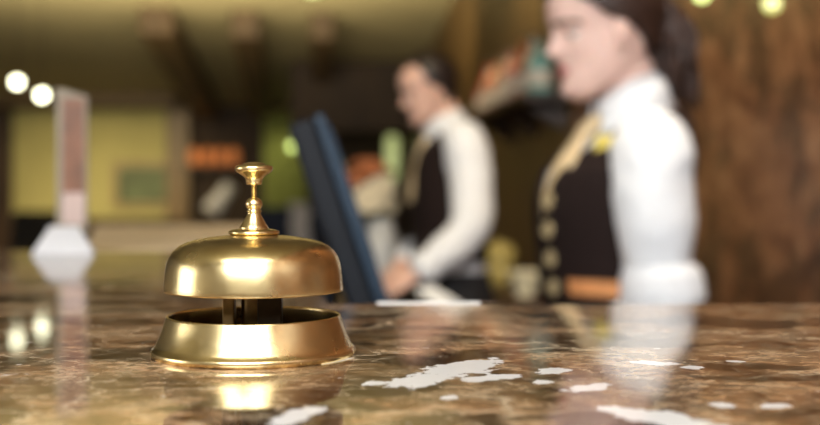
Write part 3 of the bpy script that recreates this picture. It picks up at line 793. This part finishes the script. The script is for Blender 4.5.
# ------------------------------------------------------------------ things on the staff desk, behind the monitor
vx = (381-410)/FP*4.45
vz = empty('flower_vase', (vx, 4.45, .8605), 0, 'grey-white vase with orange and cream flowers on the desk behind the monitor', 'vase')
bm = bmesh.new(); lathe(bm, [(.045, 0), (.062, .004), (.078, .06), (.080, .13), (.062, .20), (.045, .235), (.050, .255), (.046, .255), (.040, .235), (.058, .19), (.05, .05)], 40)
vo = obj('vase', bm, mat('grey_white_ceramic', (.60, .59, .55), .4, var=.05), vz)
ORANGE = mat('orange_petal', (.50, .17, .06), .6, var=.25, scale=50); CREAMP = mat('cream_petal', (.78, .68, .48), .6, var=.1, scale=50); STEM = mat('stem_green', (.05, .09, .02), .6)
def bloom(c, r, m, ax):
    c = Vector(c); b1 = bmesh.new(); q = Vector((0, 0, 1)).rotation_difference(Vector(ax).normalized())
    for layer, (nn, rr, tilt) in enumerate(((9, 1.0, .35), (7, .75, .8), (5, .5, 1.2))):
        for i in range(nn):
            a = 2*PI*i/nn+layer*.4
            M = Matrix.Translation(c) @ q.to_matrix().to_4x4() @ Matrix.Rotation(a, 4, 'Z') @ Matrix.Rotation(-tilt, 4, 'Y') @ Matrix.Translation((r*rr*.55, 0, 0)) @ Matrix.Diagonal((r*rr*.6, r*rr*.38, r*.12, 1))
            bmesh.ops.create_uvsphere(b1, u_segments=10, v_segments=6, radius=1.0, matrix=M)
    f = obj('flower', b1, m, vz)
    b2 = bmesh.new(); stube(b2, [(c.x*.25, c.y*.25, .20), (c.x*.6, c.y*.6, (.20+c.z)/2), tuple(c)], [.0025, .0025, .003], 4, seg=8); obj('stem', b2, STEM, f)
for c, r, m, ax in (((-.085, -.03, .405), .055, ORANGE, (-.4, -.6, .8)), ((-.035, -.05, .445), .050, ORANGE, (0, -.7, .8)), ((-.09, .04, .46), .045, ORANGE, (-.5, .1, 1)), ((.0, .05, .43), .05, ORANGE, (.2, .3, 1)),
                    ((-.035, -.075, .335), .062, CREAMP, (-.1, -1, .3)), ((-.085, -.05, .315), .05, CREAMP, (-.6, -.7, .2)), ((.005, -.07, .375), .05, CREAMP, (.2, -.9, .5)), ((.02, -.03, .315), .045, CREAMP, (.6, -.6, .3))):
    bloom(c, r, m, ax)

# ------------------------------------------------------------------ cabinet and shelf along the right-hand wall
def wall_local(name, Y, z, label, cat):   # local +y runs along the wall away from the viewer, -x out of the wall
    return empty(name, (wx(Y), Y, z), -WSLOPE, label, cat)
cab = wall_local('low_cabinet', 3.6, 0, 'dark red-brown low cabinet along the wall between the two people', 'cabinet')
bm = bmesh.new(); box(bm, -.20, 1.6, .415, .37, 3.2, .77); obj('carcass', bm, REDWOOD, cab, bevel=.004)
bm = bmesh.new(); box(bm, -.205, 1.6, .815, .40, 3.24, .03); obj('top', bm, REDWOOD, cab, bevel=.004)
for i in range(5):
    bm = bmesh.new(); box(bm, -.394, .32+.64*i, .42, .018, .60, .70); d_ = obj('door', bm, REDWOOD, cab, bevel=.003)
    bm = bmesh.new(); tube(bm, [(-.41, .08+.64*i, .60), (-.425, .08+.64*i, .64), (-.41, .08+.64*i, .68)], [.005]*3, 10); obj('handle', bm, BRASS_OLD, d_)
POTY = mat('mustard_glaze', (.62, .50, .16), .35, var=.12, scale=20); CREAMC = mat('cream_glaze', (.78, .71, .48), .35, var=.06)
p = at(499, 0, 4.7); pot = empty('ceramic_pot', (p.x, 4.7, .8302), 0, 'mustard yellow pot on the low cabinet beside the man', 'pot')
bm = bmesh.new(); lathe(bm, [(.040, 0), (.050, .003), (.060, .05), (.064, .085), (.058, .09), (.066, .096), (.070, .14), (.060, .165), (.052, .165), (.058, .13), (.05, .02)], 40); obj('pot_body', bm, POTY, pot)
bm = bmesh.new(); lathe(bm, [(.056, .1655), (.058, .169), (.04, .180), (.012, .184), (.012, .192), (.001, .195)], 36); obj('lid', bm, POTY, pot)
p = at(525, 0, 4.25); bw = empty('cream_bowl', (p.x, 4.25, .8302), 0, 'cream bowl on the low cabinet close to the vest of the woman', 'bowl')
bm = bmesh.new(); lathe(bm, [(.032, 0), (.036, .006), (.034, .010), (.055, .045), (.066, .085), (.068, .096), (.064, .096), (.060, .082), (.048, .045), (.028, .014), (.001, .012)], 40); obj('bowl', bm, CREAMC, bw)

shelf = wall_local('wall_shelf', 4.76, 1.62, 'dark wooden wall shelf of coloured bottles behind the face of the woman', 'shelf')
bm = bmesh.new(); box(bm, -.11, .80, .0, .22, 1.66, .035); obj('shelf_board', bm, DKWOOD, shelf, bevel=.003)
for y in (.15, .80, 1.45):
    bm = bmesh.new(); prism(bm, [(0, -.012), (-.18, -.012), (-.18, .012), (0, .012)], -.14, -.018)
    for v_ in bm.verts:
        if v_.co.z < -.1 and v_.co.x < -.1: v_.co.z = -.03
    bmesh.ops.translate(bm, verts=bm.verts, vec=(0, y, 0)); obj('bracket', bm, DKWOOD, shelf, bevel=.002)
BCOL = [('red', (.45, .07, .04), 'red'), ('pink', (.72, .40, .34), 'pink'), ('orange', (.66, .24, .08), 'orange'), ('cream', (.72, .60, .42), 'cream'), ('teal', (.20, .42, .36), 'teal'), ('brown', (.16, .07, .03), 'brown'), ('rose', (.55, .18, .15), 'rose')]
BM = {k: mat('bottle_'+k, c, .2, var=.1) for k, c, _ in BCOL}; BN = {k: n for k, c, n in BCOL}
CAPM = mat('cap', (.10, .07, .04), .35, var=.1); LABM = mat('bottle_label', (.68, .60, .48), .6, var=.15, scale=60)
order = ['teal', 'cream', 'red', 'orange', 'pink', 'rose', 'cream', 'brown', 'rose', 'orange', 'cream', 'red', 'rose']
ordn = ['nearest', 'second', 'third', 'fourth', 'fifth', 'sixth', 'seventh', 'eighth', 'ninth', 'tenth', 'eleventh', 'twelfth', 'farthest']
sm = [.85, 1.0, .92, 1.08]
cR, sR = math.cos(-WSLOPE), math.sin(-WSLOPE)
import itertools
protoB = {}
for i, ck in enumerate(order):
    ly = .075+i*.126; lx = -.13
    loc = (wx(4.76)+lx*math.cos(-WSLOPE)-ly*math.sin(-WSLOPE), 4.76+lx*math.sin(-WSLOPE)+ly*math.cos(-WSLOPE), 1.6378)
    kd = i % 4
    t = empty('bottle', loc, 0, '%s bottle, %s from the woman on the wall shelf' % (BN[ck], ordn[i]), 'bottle', 'bottles on the wall shelf')
    h = .27*sm[kd]; r = .050*(1.1, .95, 1.0, .9)[kd]
    bm = bmesh.new(); lathe(bm, [(r*.9, 0), (r, .004), (r, h*.52), (r*.92, h*.60), (r*.45, h*.72), (r*.32, h*.76), (r*.32, h*.94)], 24); g = obj('glass', bm, BM[ck], t)
    bm = bmesh.new(); lathe(bm, [(r*1.012, h*.14), (r*1.012, h*.42)], 24, cap0=False, cap1=False); obj('paper_label', bm, LABM, t)
    bm = bmesh.new(); lathe(bm, [(r*.36, h*.93), (r*.36, h*1.0), (r*.28, h*1.01)], 18); obj('cap', bm, CAPM, t)

# ------------------------------------------------------------------ lobby at the far end
# framed green picture
pc = empty('framed_picture', (at(143, 0, YF).x, YF-.002, at(0, 185, YF).z), 0, 'small green picture in a tan frame on the ochre wall', 'picture')
bm = bmesh.new()
for (cx, cz, sx, sz) in ((0, .235, .70, .07), (0, -.235, .70, .07), (-.315, 0, .07, .40), (.315, 0, .07, .40)): box(bm, cx, -.02, cz, sx, .035, sz)
obj('frame', bm, wood('frame_wood', (.24, .18, .07), (.34, .26, .11)), pc, bevel=.004)
bm = bmesh.new(); box(bm, 0, -.012, 0, .57, .01, .41); obj('canvas', bm, mat('green_canvas', (.10, .13, .055), .6, var=.5, scale=6), pc, smooth=False)
# sideboard under it
sb = empty('sideboard', (at(128, 0, 12.2).x, 12.3, 0), 0, 'dark sideboard against the ochre wall under the green picture', 'sideboard')
bm = bmesh.new(); box(bm, 0, 0, .50, .98, .45, .80); obj('carcass', bm, DKWOOD, sb, bevel=.006)
bm = bmesh.new(); box(bm, 0, 0, .915, 1.02, .50, .03); obj('top', bm, DKWOOD, sb, bevel=.004)
for s in (-1, 1):
    bm = bmesh.new(); box(bm, s*.24, -.232, .50, .46, .02, .72); d_ = obj('door', bm, DKWOOD, sb, bevel=.004)
    bm = bmesh.new(); bmesh.ops.create_uvsphere(bm, u_segments=12, v_segments=8, radius=.018, matrix=Matrix.Translation((s*.06, -.255, .52))); obj('knob', bm, BRASS_OLD, d_)
    for q in (-1, 1):
        bm = bmesh.new(); tube(bm, [(s*.43, q*.17, 0.012), (s*.43, q*.17, .11)], [.02, .028], 10); obj('leg', bm, DKWOOD, sb)
# armchairs
def armchair(name, loc, rz, m, label, throw=None, S_=1.0):
    t = empty(name, loc, rz, label, 'armchair'); t.scale = (S_, S_, S_)
    bm = bmesh.new(); box(bm, 0, 0, .33, .62, .60, .20); box(bm, 0, -.03, .47, .50, .52, .12); obj('seat', bm, m, t, bevel=.04)
    bm = bmesh.new(); box(bm, 0, .27, .74, .62, .14, .68, Matrix.Rotation(math.radians(-8), 3, 'X')); obj('backrest', bm, m, t, bevel=.05)
    for s in (-1, 1):
        bm = bmesh.new(); box(bm, s*.30, -.02, .46, .12, .58, .34); obj('arm', bm, m, t, bevel=.04)
        for q in (-1, 1):
            bm = bmesh.new(); tube(bm, [(s*.26, q*.24, .012), (s*.25, q*.23, .25)], [.016, .024], 10); obj('leg', bm, DKWOOD, t)
    if throw:
        bm = bmesh.new(); pts = [(-.02, .155, .72), (-.02, .185, .95), (-.02, .23, 1.085), (-.02, .31, 1.11), (-.02, .385, 1.05), (-.02, .40, .80)]
        pp_ = smooth_path(pts, 4); A = [[bm.verts.new((x+.012*math.sin(i*1.3+x*40), p.y-.004, p.z)) for x in [.0+.025*j for j in range(8)]] for i, p in enumerate(pp_)]
        for a, c in zip(A, A[1:]):
            for j in range(7): bm.faces.new((a[j], a[j+1], c[j+1], c[j]))
        th = obj('throw', bm, throw, t, solid=.018); th['label'] = 'white throw over the backrest'
    return t
NAVY = mat('navy_fabric', (.018, .026, .055), .8, var=.2, scale=40); CHARC = mat('charcoal_fabric', (.010, .008, .006), .8, var=.2, scale=40); THROW = mat('white_wool', (.62, .60, .62), .9, var=.08, scale=30)
armchair('armchair', (at(293, 0, 10.5).x, 10.5, 0), math.radians(12), NAVY, 'navy armchair with a white throw, just left of the monitor', THROW)
armchair('armchair', (at(22, 0, 8.2).x, 8.2, 0), math.radians(-20), CHARC, 'black armchair at the far left beside the ochre wall')
# niche console with tilted white lamp
cs = empty('console_table', (at(216, 0, 12.2).x, 12.45, 0), 0, 'dark console table in the niche below the amber lanterns', 'table')
bm = bmesh.new(); box(bm, 0, 0, .80, .62, .42, .04); obj('tabletop', bm, DKWOOD, cs, bevel=.004)
for sx in (-1, 1):
    for sy in (-1, 1):
        bm = bmesh.new(); box(bm, sx*.27, sy*.17, .39, .045, .045, .778); obj('leg', bm, DKWOOD, cs, bevel=.003)
tl = empty('desk_lamp', (at(220, 0, 12.4).x, 12.4, .8202), 0, 'unlit white tilted lamp on the console table below the amber lanterns', 'lamp')
bm = bmesh.new(); lathe(bm, [(.075, 0), (.075, .012), (.02, .025)], 28); obj('base', bm, BLACKPL, tl)
bm = bmesh.new(); stube(bm, [(0, 0, .02), (-.06, 0, .16), (-.02, 0, .31)], [.008]*3, 4, seg=10); obj('stem', bm, BLACKPL, tl)
Ms = Matrix.Translation((.02, 0, .345)) @ Matrix.Rotation(math.radians(35), 4, 'Y')
bm = bmesh.new(); lathe(bm, [(.115, -.20), (.085, -.02), (.075, .15), (.045, .165), (.001, .168)], 32, Ms, cap0=False, cap1=False); obj('lamp_shade', bm, mat('white_shade', (.70, .70, .68), .6, var=.03), tl, solid=.004)
# lantern shelf and lanterns
ls = empty('niche_shelf', (at(212, 0, 12.8).x, YF-.002, 1.50), 0, 'dark shelf in the far niche that carries the amber lanterns', 'shelf')
bm = bmesh.new(); box(bm, 0, -.13, -.015, .66, .25, .03); obj('shelf_board', bm, DKWOOD, ls, bevel=.003)
AMBER = mat('amber_glow', (.6, .2, .05), .4, emit=(1.0, .33, .10), estr=.22)
names = ['leftmost', 'second from left', 'third from left', 'rightmost']
for i in range(4):
    x = at(193+13.3*i, 0, 12.8).x
    t = empty('lantern', (x, 12.86, 1.5002), 0, 'amber glass lantern, %s of the four on the niche shelf' % names[i], 'lantern', 'amber lanterns in the niche')
    bm = bmesh.new(); lathe(bm, [(.05, 0), (.05, .015), (.035, .02)], 24); obj('base', bm, BRASS_OLD, t)
    bm = bmesh.new(); lathe(bm, [(.035, .0205), (.056, .06), (.064, .12), (.056, .18), (.036, .21)], 28); obj('glass_shade', bm, AMBER, t)
    bm = bmesh.new(); lathe(bm, [(.04, .211), (.03, .225), (.01, .235), (.006, .25)], 20); obj('cap', bm, BRASS_OLD, t)
# yellow-green curtain
cx0, cx1 = at(262, 0, 12.6).x, at(306, 0, 12.6).x
bm = bmesh.new(); A = []
nn = 60
for z in (.02, .7, 1.4, 2.13):
    A.append([bm.verts.new((cx0+(cx1-cx0)*i/nn, 12.72+.035*math.sin(i*1.05), z)) for i in range(nn+1)])
for a, c in zip(A, A[1:]):
    for i in range(nn): bm.faces.new((a[i], a[i+1], c[i+1], c[i]))
ct = tag(empty('curtain', ((cx0+cx1)/2, 12.72, 0), 0, 'yellow-green full-length curtain behind the monitor and bell button', 'curtain'))
o = obj('cloth', bm, mat('lime_fabric', (.33, .35, .09), .8, var=.12, scale=8), ct, solid=.006); o.matrix_parent_inverse = Matrix.Translation((-(cx0+cx1)/2, -12.72, 0))
bm = bmesh.new(); tube(bm, [(-.32, 0, 2.15), (.32, 0, 2.15)], [.015, .015], 12); obj('curtain_rail', bm, BRASS_OLD, ct)
# wall lights
def sconce(x, y, Y, r, h, col, strn, label, wy=YF):
    t = empty('wall_light', (at(x, 0, Y).x, Y, at(0, y, Y).z), 0, label, 'wall light')
    bm = bmesh.new(); tube(bm, [(0, 0, -h*.75), (0, wy-Y-.012, -h*.75)], [.012, .012], 10); lathe(bm, [(.05, 0), (.05, .01), (.03, .016)], 24, Matrix.Translation((0, wy-Y-.003, -h*.75)) @ Matrix.Rotation(PI/2, 4, 'X')); obj('bracket', bm, BRASS_OLD, t)
    bm = bmesh.new(); lathe(bm, [(r*.5, -h*.7), (r*.85, -h*.5), (r, 0), (r*.9, h*.4), (r*.6, h*.5)], 28); obj('glass_shade', bm, mat('sconce_glow', (.7, .75, .5), .4, emit=col, estr=strn), t)
    return t
sconce(392, 155, 12.7, .075, .44, (.80, .88, .34), .5, 'tall pale green glass wall light just left of the man')
sconce(292, 146, 12.4, .030, .06, (.80, 1.0, .28), 3.2, 'small round greenish wall light at the left edge of the monitor')
# pendants
GLOBE = mat('globe_glow', (1, 1, .85), .4, emit=(1.0, .98, .66), estr=9.0); GLOBE3 = mat('globe_glow_dim', (1, 1, .7), .4, emit=(.85, .90, .16), estr=1.0); GLOBE2 = mat('globe_glow_green', (1, 1, .7), .4, emit=(.80, 1.0, .28), estr=2.4)
def pendant(x, y, Y, r, m, label, group):
    p = at(x, y, Y); cz = ceil_z(Y)
    t = empty('pendant_lamp', p, 0, label, 'pendant lamp', group)
    bm = bmesh.new(); bmesh.ops.create_uvsphere(bm, u_segments=24, v_segments=16, radius=r); obj('globe', bm, m, t)
    bm = bmesh.new(); lathe(bm, [(r*.65, r*.80), (r*.6, r*1.3), (.003, r*1.7)], 20); obj('socket', bm, BRASS_OLD, t)
    bm = bmesh.new(); tube(bm, [(0, 0, r*1.6), (0, 0, cz-p.z)], [.0012, .0012], 8); obj('cord', bm, BLACKPL, t)
    bm = bmesh.new(); lathe(bm, [(.03, cz-p.z-.02), (.035, cz-p.z-.001)], 20); obj('ceiling_rose', bm, BRASS_OLD, t)
pendant(17, 82, 4.28, .019, GLOBE, 'small bright white pendant globe, outer one of the pair at far left', 'small pendant globes')
pendant(42, 95, 4.20, .019, GLOBE, 'small bright white pendant globe beside the top of the leaflet stand', 'small pendant globes')
pendant(702, -6, 2.95, .019, GLOBE2, 'small greenish pendant globe above the hair of the woman', 'small pendant globes')
pendant(772, 4, 2.50, .019, GLOBE3, 'small greenish pendant globe by the brown marble wall', 'small pendant globes')
# recessed ceiling lamp over the lobby
def downlight(x, Y, label):
    t = empty('ceiling_light', (x, Y, ceil_z(Y)-.004), 0, label, 'ceiling light', 'recessed ceiling lights')
    t.rotation_euler = (math.atan(-.116) if Y > 3 else 0, 0, 0)
    bm = bmesh.new(); lathe(bm, [(.07, .003), (.085, .002), (.085, -.008), (.07, -.010), (.06, -.004)], 36, cap0=False, cap1=False); obj('trim_ring', bm, BRASS_OLD, t)
    bm = bmesh.new(); lathe(bm, [(.062, -.001), (.062, -.004)], 32); obj('diffuser', bm, mat('downlight_glow', (1, 1, .7), .4, emit=(.85, 1.0, .3), estr=1.2), t)
Yd = (3.35+.348-CAMZ)/(192/FP+.116); Yd *= .975; downlight(at(312, 0, Yd).x, Yd, 'round recessed light in the sloping ceiling at the top edge')

# unseen glowing panels added over the visitors' side to brighten bell and room
for i, (x, lab) in enumerate(((-.95, 'square fill panel added over the visitors, further from the marble wall'), (.45, 'square fill panel added over the visitors, closer to the marble wall'))):
    t = empty('ceiling_fill_panel', (x, -1.15, 3.349), 0, lab, 'ceiling light', 'added fill panels')
    bm = bmesh.new()
    for (cx, cy, sx, sy) in ((0, .43, .9, .04), (0, -.43, .9, .04), (.43, 0, .04, .82), (-.43, 0, .04, .82)): box(bm, cx, cy, -.02, sx, sy, .04)
    obj('frame', bm, STW, t, bevel=.003)
    bm = bmesh.new(); box(bm, 0, 0, -.015, .82, .82, .012); obj('diffuser', bm, mat('fill_panel_glow', (.9, .9, .9), .5, emit=(1.0, .94, .86), estr=7.0), t, smooth=False)
# ------------------------------------------------------------------ light
def area(name, loc, tgt, sx, sy, power, col, shape='RECTANGLE', spread=PI):
    l = bpy.data.lights.new(name, 'AREA'); l.shape = shape; l.size = sx; l.size_y = sy; l.energy = power; l.color = col; l.spread = spread
    o = bpy.data.objects.new(name, l); COL.objects.link(o); o.location = loc
    o.rotation_euler = (Vector(tgt)-Vector(loc)).to_track_quat('-Z', 'Y').to_euler(); return o
area('window_daylight', ((WX0+WX1)/2, YB+.03, (WZ0+WZ1)/2), ((WX0+WX1)/2, 3.0, 1.6), WX1-WX0-.06, WZ1-WZ0-.06, 120, (.96, .98, 1.0))
area('side_window_fill', (-5.77, (SY0+SY1)/2, (SZ0+SZ1)/2), (0, .8, 1.5), SY1-SY0-.06, SZ1-SZ0-.06, 58, (1.0, .95, .86))  # fill light set in the added side window
def spot(name, loc, tgt, power, col, ang=80, r=.08):
    l = bpy.data.lights.new(name, 'SPOT'); l.energy = power; l.color = col; l.spot_size = math.radians(ang); l.spot_blend = .8; l.shadow_soft_size = r
    o = bpy.data.objects.new(name, l); COL.objects.link(o); o.location = loc
    o.rotation_euler = (Vector(tgt)-Vector(loc)).to_track_quat('-Z', 'Y').to_euler(); return o
WARM = (1.0, .80, .48)
area('lobby_wall_fill', (-3.4, 10.9, 2.1), (-3.5, 12.6, .7), 2.0, 1.0, 25, WARM, spread=math.radians(95))  # unseen area light added to brighten the ochre far wall
area('lobby_ceiling_fill', (-1.6, 7.4, 1.9), (-1.6, 8.5, 3.2), 3.4, .6, 52, (1.0, .86, .60), spread=math.radians(120))  # added light without a fixture, brightens the sloping ceiling
spot('curtain_fill', (-1.45, 12.0, 2.2), (-1.42, 12.7, 1.2), 20, (1.0, .95, .6), 70)  # unseen spot added to light up the curtain
spot('staff_lamp', (.2, 2.7, 3.2), (.45, 3.6, 1.0), 60, WARM, 75)
spot('wall_fill', (.35, 1.5, 3.2), (.85, 2.6, 1.4), 150, (1.0, .85, .66), 80)  # added spot with no fixture, lightens the marble wall
spot('shelf_lamp', (.2, 5.4, 3.0), (.55, 6.0, 1.6), 60, WARM, 70)
w = bpy.data.worlds.new('World'); S.world = w; w.use_nodes = True
bg = w.node_tree.nodes['Background']; bg.inputs['Color'].default_value = (.9, .95, 1.0, 1); bg.inputs['Strength'].default_value = .6

# ------------------------------------------------------------------ camera
cam = bpy.data.cameras.new('Camera'); co = bpy.data.objects.new('Camera', cam); COL.objects.link(co)
co.location = (0, 0, CAMZ); co.rotation_euler = (PI/2, 0, 0)
cam.lens = 50; cam.sensor_width = 36; cam.shift_y = -20.5/820; cam.clip_start = .01; cam.clip_end = 60
cam.dof.use_dof = True; cam.dof.focus_distance = .478; cam.dof.aperture_fstop = 5.9; cam.dof.aperture_blades = 0
S.camera = co
S.view_settings.view_transform = 'Standard'; S.view_settings.look = 'None'; S.view_settings.exposure = 0.10; S.view_settings.gamma = 1.0
S.view_settings.use_curve_mapping = False
S.cycles.use_denoising = True
S.cycles.max_bounces = 10
